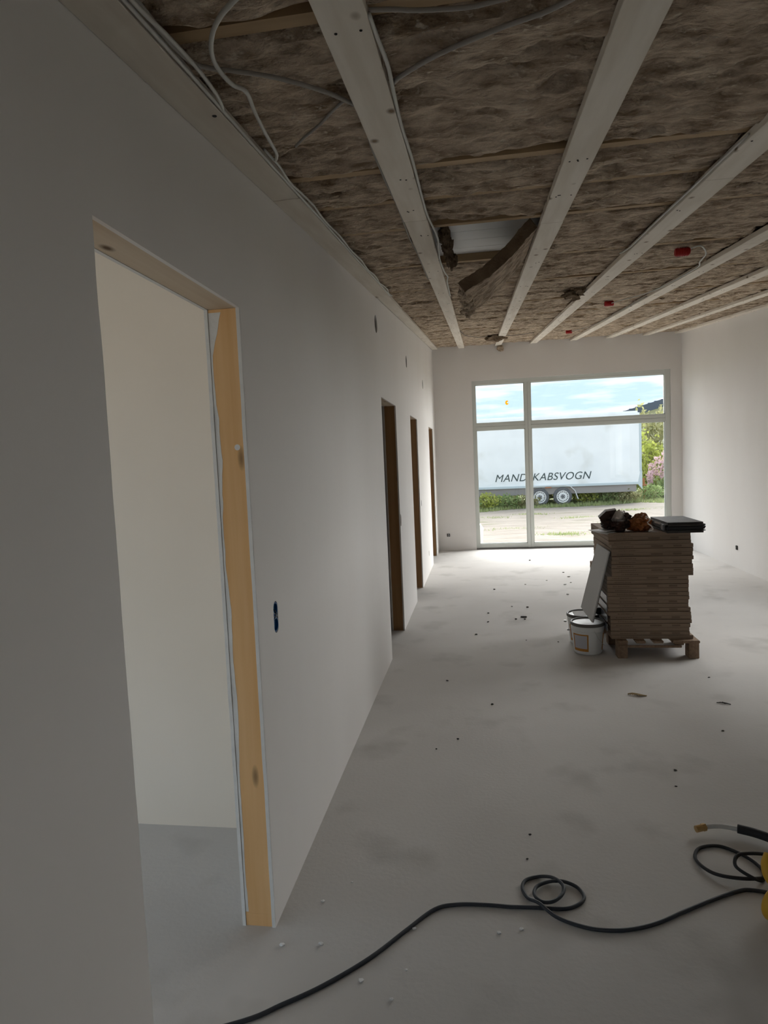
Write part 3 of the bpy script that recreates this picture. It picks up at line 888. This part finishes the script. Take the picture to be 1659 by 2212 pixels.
tube(bm, [(1.95, 2.40, r3*3), (1.80, 2.388, r3*3), (1.738, 2.378, r3*3), (1.639, 2.368, r3*3), (1.555, 2.402, r3*2), (1.523, 2.49, r3), (1.56, 2.565, r3), (1.642, 2.585, r3), (1.71, 2.53, r3), (1.740, 2.468, r3), (1.738, 2.420, r3), (1.715, 2.382, r3), (1.672, 2.366, r3*4.5), (1.637, 2.41, r3*6), (1.66, 2.455, r3*8), (1.71, 2.462, r3*9), (1.78, 2.45, r3*10)], r3, n=8, k=8)
TOOLCORD = bm
t = tag(empty('air_hose', (1.7, 2.66, 0)), 'black rubber hose with clear tube and brass end on the floor', 'hose')
bm = bmesh.new(); tube(bm, [(1.742, 2.675, .030), (1.80, 2.645, .031), (1.86, 2.60, .028), (1.95, 2.50, .022), (2.1, 2.30, .018)], .0175, n=14); obj('rubber_sleeve', bm, 'rubber', t, smooth=True)
bm = bmesh.new(); tube(bm, [(1.615, 2.678, .030), (1.66, 2.686, .031), (1.70, 2.684, .031), (1.76, 2.664, .030)], .0095, n=12); obj('clear_tube', bm, 'hose_white', t, smooth=True)
bm = bmesh.new(); tube(bm, [(1.578, 2.664, .027), (1.588, 2.667, .028), (1.618, 2.678, .030)], .0135, n=14, smooth=False); obj('brass_fitting', bm, 'brass', t)
bm = bmesh.new(); tube(bm, [(1.606, 2.674, .029), (1.619, 2.679, .030)], .0155, n=6, smooth=False); obj('hex_collar', bm, 'brass', t)
# yellow power tool, mostly out of frame
t = tag(empty('power_tool', (1.80, 2.25, 0)), 'yellow power tool lying at the edge of the cords', 'power tool')
bm = bmesh.new(); tube(bm, [(1.664, 2.205, .050), (1.672, 2.193, .050), (1.696, 2.153, .055), (1.756, 2.073, .058), (1.896, 1.913, .060)], lambda s: .016+.038*math.sin(math.pi*min(.5, s*1.5+.06)), n=20, k=6); obj('power_cord', TOOLCORD, 'rubber', t, smooth=True); obj('motor_housing', bm, 'yellow_plastic', t, smooth=True)
bm = bmesh.new(); box(bm, 1.672, 1.70, 2.162, 2.172, .098, .106, .002); obj('vent_slot', bm, 'rubber', t)
lp = [(1.765, 2.50, .14), (1.748, 2.48, .115), (1.75, 2.455, .085), (1.785, 2.43, .065), (1.86, 2.41, .065), (1.89, 2.42, .105), (1.88, 2.46, .15), (1.83, 2.49, .165), (1.775, 2.505, .15)]
bm = bmesh.new(); tube(bm, [(x-.040, y-.165, z-.008) for x, y, z in lp], .022, n=14); obj('handle_loop', bm, 'yellow_plastic', t, smooth=True)
bm = bmesh.new(); lathe(bm, [(.045, 0), (.045, .03), (.03, .03)], (1.775, 2.285, .092), n=24, axis='Y'); obj('inner_ring', bm, 'yellow_dark', t)
bm = bmesh.new(); tube(bm, [(1.80, 2.27, .065), (1.82, 2.18, .06), (1.84, 2.06, .06)], .03, n=14); obj('neck', bm, 'yellow_dark', t, smooth=True)
B('foot', 'rubber', (1.76, 1.95, 2.0, 2.30, 0, .012), t, .004)

dk = [(1.46, 9.859), (1.819, 8.773), (1.819, 8.066), (.874, 7.701), (1.197, 6.757), (.788, 6.504), (.779, 6.155), (1.049, 6.256), (.668, 5.708), (1.097, 5.519), (1.36, 5.467), (1.135, 6.245), (.468, 4.486), (.778, 4.049), (.461, 3.391), (.575, 3.525), (2.272, 4.595), (1.659, 3.223), (1.615, 3.061), (2.05, 3.706), (.906, 2.614), (.883, 2.449)]
wh = [(1.263, 7.989), (1.543, 8.226), (1.734, 7.939), (1.688, 7.367), (1.846, 8.461), (1.041, 6.802), (.217, 2.251), (.175, 1.934), (.048, 1.918), (.47, 1.853), (.477, 2.03), (.132, 2.136), (.762, 2.04), (.837, 2.064), (.439, 1.74), (.337, 1.80)]
for lst, mat, lab, grp, r0 in ((dk, 'crumb_dark', 'tiny dark crumb of debris on the concrete floor', 'dark crumbs on the floor', .0045), (wh, 'crumb_white', 'tiny white plaster crumb on the concrete floor', 'white crumbs on the floor', .005)):
    for k, (x, y) in enumerate(lst):
        s = r0*(1+.9*max(0, (y-3)/5))*random.uniform(.8, 1.5)
        bm = bmesh.new(); blob(bm, (x, y, s*.5), s, k*1.3, sub=1, amp=.6, squash=(1.4, .9, .6))
        tag(obj('debris_crumb', bm, mat), lab, 'debris', grp)
bm = bmesh.new(); box(bm, 1.10, 1.16, 6.32, 6.345, .0, .012, .003); tag(obj('wood_chip', bm, 'crumb_dark'), 'dark wood chip lying alone on the open floor near the buckets', 'debris')
t = tag(empty('wood_shaving', (1.70, 4.24, 0)), 'curled tan wood shaving on the floor before the pallet', 'debris')
for k in range(6):
    a = k*.5
    bm = bmesh.new(); tube(bm, [(1.66+.012*k, 4.26-.01*k, .003+.002*k), (1.69+.008*k, 4.25-.008*k+.01*math.sin(a), .012), (1.73+.008*k, 4.235+.008*math.cos(a), .004)], .004, n=5); obj('curl', bm, 'straw', t)
t = tag(empty('twig', (2.2, 4.12, 0)), 'small grey twig on the floor a little beyond the wood shaving', 'debris')
for k in range(3):
    bm = bmesh.new(); tube(bm, [(2.16+.02*k, 4.125+.006*k, .004), (2.20, 4.118-.006*k, .007), (2.235-.01*k, 4.10+.01*k, .003)], .0028, n=5); obj('stem', bm, 'crumb_dark', t)

# ---------------------------------------------------------------- outdoors
GZ = -.10
bm = bmesh.new()
nx, ny = 60, 60
g = []
for j in range(ny+1):
    row = []
    for i in range(nx+1):
        x = -16+36*i/nx
        y = L+.12+22*(j/ny)**1.3
        z = GZ+.035*noise.noise(Vector((x*.9, y*1.6, 1)))*min(1, (y-L)*.6)+.02*noise.noise(Vector((x*3, y*5, 1)))
        row.append(bm.verts.new((x, y, z)))
    g.append(row)
for j in range(ny):
    for i in range(nx):
        bm.faces.new((g[j][i], g[j][i+1], g[j+1][i+1], g[j+1][i]))
struct(obj('ground', bm, 'sand', smooth=True))
bm = bmesh.new(); box(bm, -150, 150, -120, 23.5, GZ-.4, GZ-.06); struct(obj('ground', bm, 'sand'))
bm = bmesh.new(); box(bm, -150, 150, 23.5, 220, GZ-.4, GZ+.03); struct(obj('meadow', bm, 'grass'))

# trailer
TY = 22.0
TX0, TX1 = -2.4, 6.0
t = tag(empty('site_trailer', (1.8, TY+1.1, GZ)), 'long white site trailer with dark capital lettering on its side', 'trailer')
bm = bmesh.new(); prism(bm, [Vector((TX0, TY, .60)), Vector((5.90, TY, .60)), Vector((TX1, TY, .94)), Vector((TX1, TY, 2.62)), Vector((TX0, TY, 2.62))], (0, 2.2, 0)); obj('body', bm, 'trailer_white', t)
B('roof_trim', 'trailer_trim', (TX0-.02, TX1+.01, TY-.03, TY+2.23, 2.60, 2.66), t, .01)
bm = bmesh.new(); box(bm, TX0, TX1-.02, TY+.02, TY+2.18, 2.66, 2.93, .06); obj('roof', bm, 'trailer_white', t)
bm = bmesh.new(); box(bm, TX0, TX1-.02, TY-.004, TY+2.19, 2.74, 2.765, .004); obj('roof_seam', bm, 'trailer_trim', t)
B('corner_trim', 'trailer_trim', (TX1-.06, TX1+.012, TY-.012, TY+.05, .94, 2.62), t, .008)
bm = bmesh.new(); prism(bm, [Vector((5.88, TY-.012, .53)), Vector((6.02, TY-.012, .35)), Vector((6.02, TY-.012, .96)), Vector((5.965, TY-.012, .96))], (0, .06, 0)); obj('corner_plate', bm, 'trailer_trim', t)
B('bottom_rail', 'trailer_trim', (TX0, 5.90, TY-.02, TY+2.2, .52, .60), t, .008)
B('chassis_beam', 'trailer_grey', (TX0, 5.85, TY+.05, TY+.16, .28, .52), t, .01)
B('chassis_beam', 'trailer_grey', (TX0, 5.85, TY+1.9, TY+2.0, .28, .52), t, .01)
B('drawbar', 'trailer_grey', (TX0-1.0, 1.0, TY+.10, TY+.2, .26, .34), t, .01)
def wheel(cx):
    w = empty('wheel', (cx, TY+.1, .19)); w.parent = t; WORLD[w.name] = Vector((cx, TY+.1, .19)); w.location = Vector((cx, TY+.1, .19))-wloc(t)
    cz, R = .20, .305
    bm = bmesh.new(); lathe(bm, [(.19, -.085), (.27, -.095), (R-.01, -.08), (R, -.05), (R, .05), (R-.01, .08), (.19, .085)], (cx, TY+.06, cz), n=36, axis='Y'); obj('tyre', bm, 'tyre', w)
    bm = bmesh.new(); lathe(bm, [(.205, 0), (.205, -.02), (.185, -.018), (.175, .005)], (cx, TY-.038, cz), n=36, axis='Y', cap=False); obj('rim_ring', bm, 'rim_white', w)
    bm = bmesh.new(); lathe(bm, [(.18, .0), (.15, -.012), (.09, -.016), (.06, -.016)], (cx, TY-.030, cz), n=36, axis='Y'); obj('rim_disc', bm, 'rim_white', w)
    for k in range(16):
        a = 2*math.pi*k/16
        bm = bmesh.new(); lathe(bm, [(.018, 0), (.018, -.004)], (cx+.155*math.cos(a), TY-.040, cz+.155*math.sin(a)), n=8, axis='Y'); obj('vent_hole', bm, 'rim_dark', w)
    bm = bmesh.new(); lathe(bm, [(.075, 0), (.07, -.012), (.03, -.018)], (cx, TY-.044, cz), n=20, axis='Y'); obj('hub_cap', bm, 'tyre', w)
    for k in range(5):
        a = 2*math.pi*k/5
        bm = bmesh.new(); lathe(bm, [(.012, 0), (.012, -.006)], (cx+.048*math.cos(a), TY-.058, cz+.048*math.sin(a)), n=6, axis='Y'); obj('wheel_nut', bm, 'rim_white', w)
wheel(2.72); wheel(3.47)
bm = bmesh.new()
prof = [(2.25, .12), (2.30, .40), (2.42, .54), (2.6, .565), (3.55, .565), (3.72, .52), (3.86, .38), (3.96, .10)]
for a, b_ in zip(prof[:-1], prof[1:]):
    d = Vector((b_[0]-a[0], 0, b_[1]-a[1])).normalized()
    nn = Vector((-d.z, 0, d.x))*.02
    prism(bm, [Vector((a[0], TY-.06, a[1])), Vector((b_[0], TY-.06, b_[1])), Vector((b_[0], TY-.06, b_[1]))+nn, Vector((a[0], TY-.06, a[1]))+nn], (0, .28, 0))
obj('fender', bm, 'rim_white', t)
B('reflector', 'rust', (2.9, 3.1, TY-.066, TY-.055, .50, .535), t)
# lettering, one part per letter
cu = bpy.data.curves.new('txt', 'FONT')
cu.body = 'MANDSKABSVOGN'
cu.size = .36
cu.shear = .28
cu.space_character = 1.05
cu.extrude = .003
to = bpy.data.objects.new('txt', cu)
COL.objects.link(to)
dg = bpy.context.evaluated_depsgraph_get()
mt = bpy.data.meshes.new_from_object(to.evaluated_get(dg))
bpy.data.objects.remove(to)
bm = bmesh.new(); bm.from_mesh(mt)
xs = [v.co.x for v in bm.verts]; ys = [v.co.y for v in bm.verts]
sx = (4.416-1.257)/(max(xs)-min(xs)); sz = .25/(max(ys)-min(ys))
x0m = min(xs)
for v in bm.verts:
    v.co = Vector((1.257+(v.co.x-x0m)*sx, TY-.004-v.co.z, .765+v.co.y*sz))
# split in loose letters
bm.verts.ensure_lookup_table()
seen = set(); letters = []
for v in bm.verts:
    if v.index in seen: continue
    stack = [v]; isl = []
    while stack:
        q = stack.pop()
        if q.index in seen: continue
        seen.add(q.index); isl.append(q.index)
        for e in q.link_edges: stack.append(e.other_vert(q))
    letters.append(set(isl))
for isl in letters:
    b2 = bm.copy(); b2.verts.ensure_lookup_table()
    bmesh.ops.delete(b2, geom=[v for v in b2.verts if v.index not in isl], context='VERTS')
    obj('letter', b2, 'letter_dark', t)
bm.free()

# plants ------------------------------------------------
def leaves(bm, n, fn, size, mats=1):
    for _ in range(n):
        p, s = fn()
        a = Vector((random.gauss(0, 1), random.gauss(0, 1), random.gauss(0, .7))).normalized()
        b_ = a.orthogonal().normalized()
        b_ = (Matrix.Rotation(random.uniform(0, 6.28), 3, a) @ b_)
        c = a.cross(b_)
        s = size*random.uniform(.6, 1.4)*s
        v = [bm.verts.new(Vector(p)+q) for q in (b_*s, c*s*.45, -b_*s, -c*s*.45)]
        f = bm.faces.new(v)
        if mats > 1: f.material_index = random.choices(range(mats), [6]+[1]*(mats-1))[0]
def shrub(c, rx, ry, h, n, mat, label, size=.09, name='shrub', group=None):
    t = tag(empty(name, (c[0], c[1], GZ)), label, 'shrub', group)
    bm = bmesh.new()
    def fn():
        while True:
            u = Vector((random.uniform(-1, 1), random.uniform(-1, 1), random.uniform(0, 1)))
            k = Vector((u.x, u.y, u.z*2-1))
            if k.length < 1 and k.length > .35: break
        d = 1+.35*noise.noise(Vector((u.x*3+c[0], u.y*3, u.z*4)))
        return (c[0]+u.x*rx*d, c[1]+u.y*ry*d, GZ+.05+u.z*h*d), 1
    leaves(bm, n, fn, size)
    obj('foliage', bm, mat, t)
    bm = bmesh.new()
    for k in range(5):
        tube(bm, [(c[0]+random.uniform(-.1, .1), c[1], GZ-.02), (c[0]+random.uniform(-.3, .3)*rx, c[1]+random.uniform(-.2, .2)*ry, GZ+h*.4), (c[0]+random.uniform(-.7, .7)*rx, c[1]+random.uniform(-.5, .5)*ry, GZ+h*.8)], .02, n=5, k=3)
    obj('stems', bm, 'leaf_olive', t)
G = 'shrubs behind the trailer'
shrub((7.6, 26.5, 0), 1.3, 1.0, 3.3, 2600, 'leaf_olive', 'tall olive shrub at the trailer end', .10, group=G)
shrub((6.9, 25.2, 0), .8, .7, 2.2, 1500, 'leaf_yellow', 'bright yellow-green shrub in front of the tall olive one', .085, group=G)
shrub((7.9, 25.7, 0), .7, .6, 1.3, 1200, 'leaf_green', 'low green shrub beside the rusty post', .075, group=G)
for k, (x, m, h, lab) in enumerate(((-1.6, 'leaf_green', .9, 'green shrub under the drawbar end of the trailer'), (.5, 'leaf_yellow', .95, 'yellow-green shrub under the trailer left of the wheels'), (1.5, 'leaf_green', .85, 'dark green shrub under the trailer beside the left wheel'), (4.3, 'leaf_yellow', .85, 'yellow-green shrub right of the trailer wheels'), (5.0, 'leaf_olive', .8, 'olive shrub under the middle of the trailer rear'), (5.7, 'leaf_green', 1.0, 'green shrub under the rear corner of the trailer'), (3.2, 'leaf_olive', .8, 'olive shrub behind the trailer wheels'))):
    shrub((x, 24.6+.2*(k % 3), 0), .95, .5, h, 1500, m, lab, .07, group=G)
for (x, y, h, m, lab) in ((.25, 21.0, .42, 'leaf_green', 'low green weed clump in front of the drawbar'), (.95, 21.2, .50, 'leaf_yellow', 'yellow-green weed clump at the end of the drawbar'), (1.6, 21.35, .42, 'leaf_green', 'green weed clump left of the trailer wheels'), (2.2, 21.5, .36, 'leaf_olive', 'olive weed clump just before the left trailer wheel'), (4.35, 22.5, .42, 'leaf_yellow', 'yellow-green weed clump just right of the fender'), (5.0, 22.4, .38, 'leaf_green', 'green weed clump under the trailer floor'), (5.6, 22.3, .45, 'leaf_olive', 'olive weed clump under the rear corner plate'), (6.5, 22.9, .5, 'leaf_green', 'green weed clump at the foot of the rusty post')):
    shrub((x, y, 0), .5, .32, h, 420, m, lab, .05, name='weed_clump', group='weed clumps along the trailer')
# far hedge, closing the view below the trailer
shrub((1.0, 29.5, 0), 6.5, .8, 1.3, 5200, 'leaf_green', 'long green hedge behind the trailer', .12, name='hedge')
def fireweed(x, y, h, mat, lab):
    t = tag(empty('fireweed', (x, y, GZ)), lab, 'flower', 'tall flowers by the trailer')
    bm = bmesh.new(); tube(bm, [(x, y, GZ), (x+.04, y, GZ+h*.5), (x+.1, y, GZ+h)], .012, n=5, k=3); obj('stem', bm, 'leaf_green', t)
    bm = bmesh.new()
    leaves(bm, 130, lambda: ((x+.06+random.gauss(0, .055), y+random.gauss(0, .06), GZ+h*random.uniform(.55, 1.02)), 1), .05); obj('blossoms', bm, mat, t)
    bm = bmesh.new()
    leaves(bm, 70, lambda: ((x+.03+random.gauss(0, .08), y+random.gauss(0, .08), GZ+h*random.uniform(.1, .55)), 1), .07); obj('leaves', bm, 'leaf_green', t)
for (x, y, h) in ((6.72, 23.9, 1.25), (6.95, 24.0, 1.45), (7.15, 23.8, 1.65), (7.05, 23.7, 1.3), (7.32, 23.9, 1.9), (6.62, 23.7, .95)):
    fireweed(x, y, h, 'flower_pink', 'tall pink fireweed spike beyond the rear end of the trailer')
for (x, y, h) in ((4.55, 24.0, .55), (4.85, 24.1, .5), (5.0, 23.9, .45)):
    fireweed(x, y, h, 'flower_pink', 'low pink flower below the trailer rear')
fireweed(5.45, 23.8, .52, 'flower_red', 'small red flower beneath the trailer rear')
# grass
bm = bmesh.new()
for _ in range(9000):
    x = random.uniform(-3, 7.6)
    edge = 20.4+.30*max(0, min(5, x-1.0))+.5*noise.noise(Vector((x*.8, 0, 4)))
    y = edge+abs(random.gauss(0, 1.4))
    if y > 25: continue
    h = random.uniform(.05, .17); a = random.uniform(0, 6.28); w = .02
    d = Vector((math.cos(a)*w, math.sin(a)*w, 0))
    b0 = Vector((x, y, GZ-.03))
    v = [bm.verts.new(b0-d), bm.verts.new(b0+d), bm.verts.new(b0+Vector((random.gauss(0, .04), random.gauss(0, .04), h)))]
    bm.faces.new(v)
for _ in range(1500):
    cxg, cyg = random.choice([(1.6, 15.2), (3.4, 17.5), (2.4, 14.0), (5.2, 19.5), (1.1, 18.2), (4.2, 16.0), (2.2, 19.0)])
    b0 = Vector((cxg+random.gauss(0, .28), cyg+random.gauss(0, .12), GZ-.02))
    a = random.uniform(0, 6.28); d = Vector((math.cos(a)*.012, math.sin(a)*.012, 0))
    bm.faces.new([bm.verts.new(b0-d), bm.verts.new(b0+d), bm.verts.new(b0+Vector((random.gauss(0, .03), random.gauss(0, .03), random.uniform(.03, .07))))])
tag(obj('grass', bm, 'grass'), 'ragged green grass along the trailer and in the sand', 'grass', kind='stuff')
# rusty post, plank pile, sheet, white corner block, house
t = tag(empty('rusty_post', (6.49, 23.6, GZ)), 'thin rusty metal post at the trailer corner', 'post')
bm = bmesh.new(); tube(bm, [(6.47, 23.6, GZ-.1), (6.45, 23.6, .65)], .035, n=8, smooth=False); obj('pole', bm, 'rust', t)
for z in (.18, .38):
    bm = bmesh.new(); box(bm, 6.41, 6.54, 23.55, 23.65, z, z+.05, .01); obj('bracket', bm, 'rust', t)
t = tag(empty('plank_pile', (7.25, 24.2, GZ)), 'low pile of pale planks on bearers by the rusty post', 'planks')
for k in range(5): B('plank', 'straw', (6.72, 7.9, 23.7+.18*k, 23.86+.18*k, .10, .15), t, .005)
for k in range(3): B('bearer', 'pallet_wood', (6.78+.45*k, 6.90+.45*k, 23.7, 24.6, GZ-.04, .10), t, .005)
bm = bmesh.new(); prism(bm, [Vector((4.0, 22.95, GZ+.01)), Vector((5.0, 23.3, GZ+.03)), Vector((4.7, 23.9, GZ+.10)), Vector((4.1, 23.6, GZ+.05))], (0, 0, .02)); tag(obj('metal_sheet', bm, 'trailer_trim'), 'pale blue sheet lying in the grass right of the wheels', 'sheet')
bm = bmesh.new(); prism(bm, [Vector((.30, 12.4, GZ-.05)), Vector((.765, 12.4, GZ-.05)), Vector((.78, 12.4, .21)), Vector((.72, 12.4, .30)), Vector((.30, 12.4, .30))], (0, .35, 0)); tag(obj('foam_block', bm, 'rim_white'), 'white block standing outside the narrow lower window pane', 'block')
t = tag(empty('house', (14.5, 48, GZ)), 'distant house with dark slate gable roof beyond the shrubs', 'house')
bm = bmesh.new(); prism(bm, [Vector((10.8, 45.3, GZ-.3)), Vector((19.5, 45.3, GZ-.3)), Vector((19.5, 45.3, 3.9)), Vector((15.2, 45.3, 5.2)), Vector((10.8, 45.3, 3.9))], (0, 8, 0)); obj('gable_wall', bm, 'house_wall', t)
for s, (xa, za, xb, zb) in enumerate(((9.95, 4.0, 15.2, 5.4), (20.4, 4.0, 15.2, 5.4))):
    bm = bmesh.new(); prism(bm, [Vector((xa, 44.6, za-.30)), Vector((xb, 44.6, zb-.30)), Vector((xb, 44.6, zb+.22)), Vector((xa, 44.6, za+.22))], (0, 9.4, 0)); obj('roof_slope', bm, 'roof_slate', t)
for k in range(12):
    x = 10.4+k*.4
    z = 4.0+.22+(x-9.95)*(1.4/5.25)
    bm = bmesh.new(); lathe(bm, [(.05, -.10), (.05, .10)], (x, 44.8, z-.02), n=8, axis='X'); obj('ridge_tile', bm, 'roof_slate' if k % 3 else 'panel_white', t)
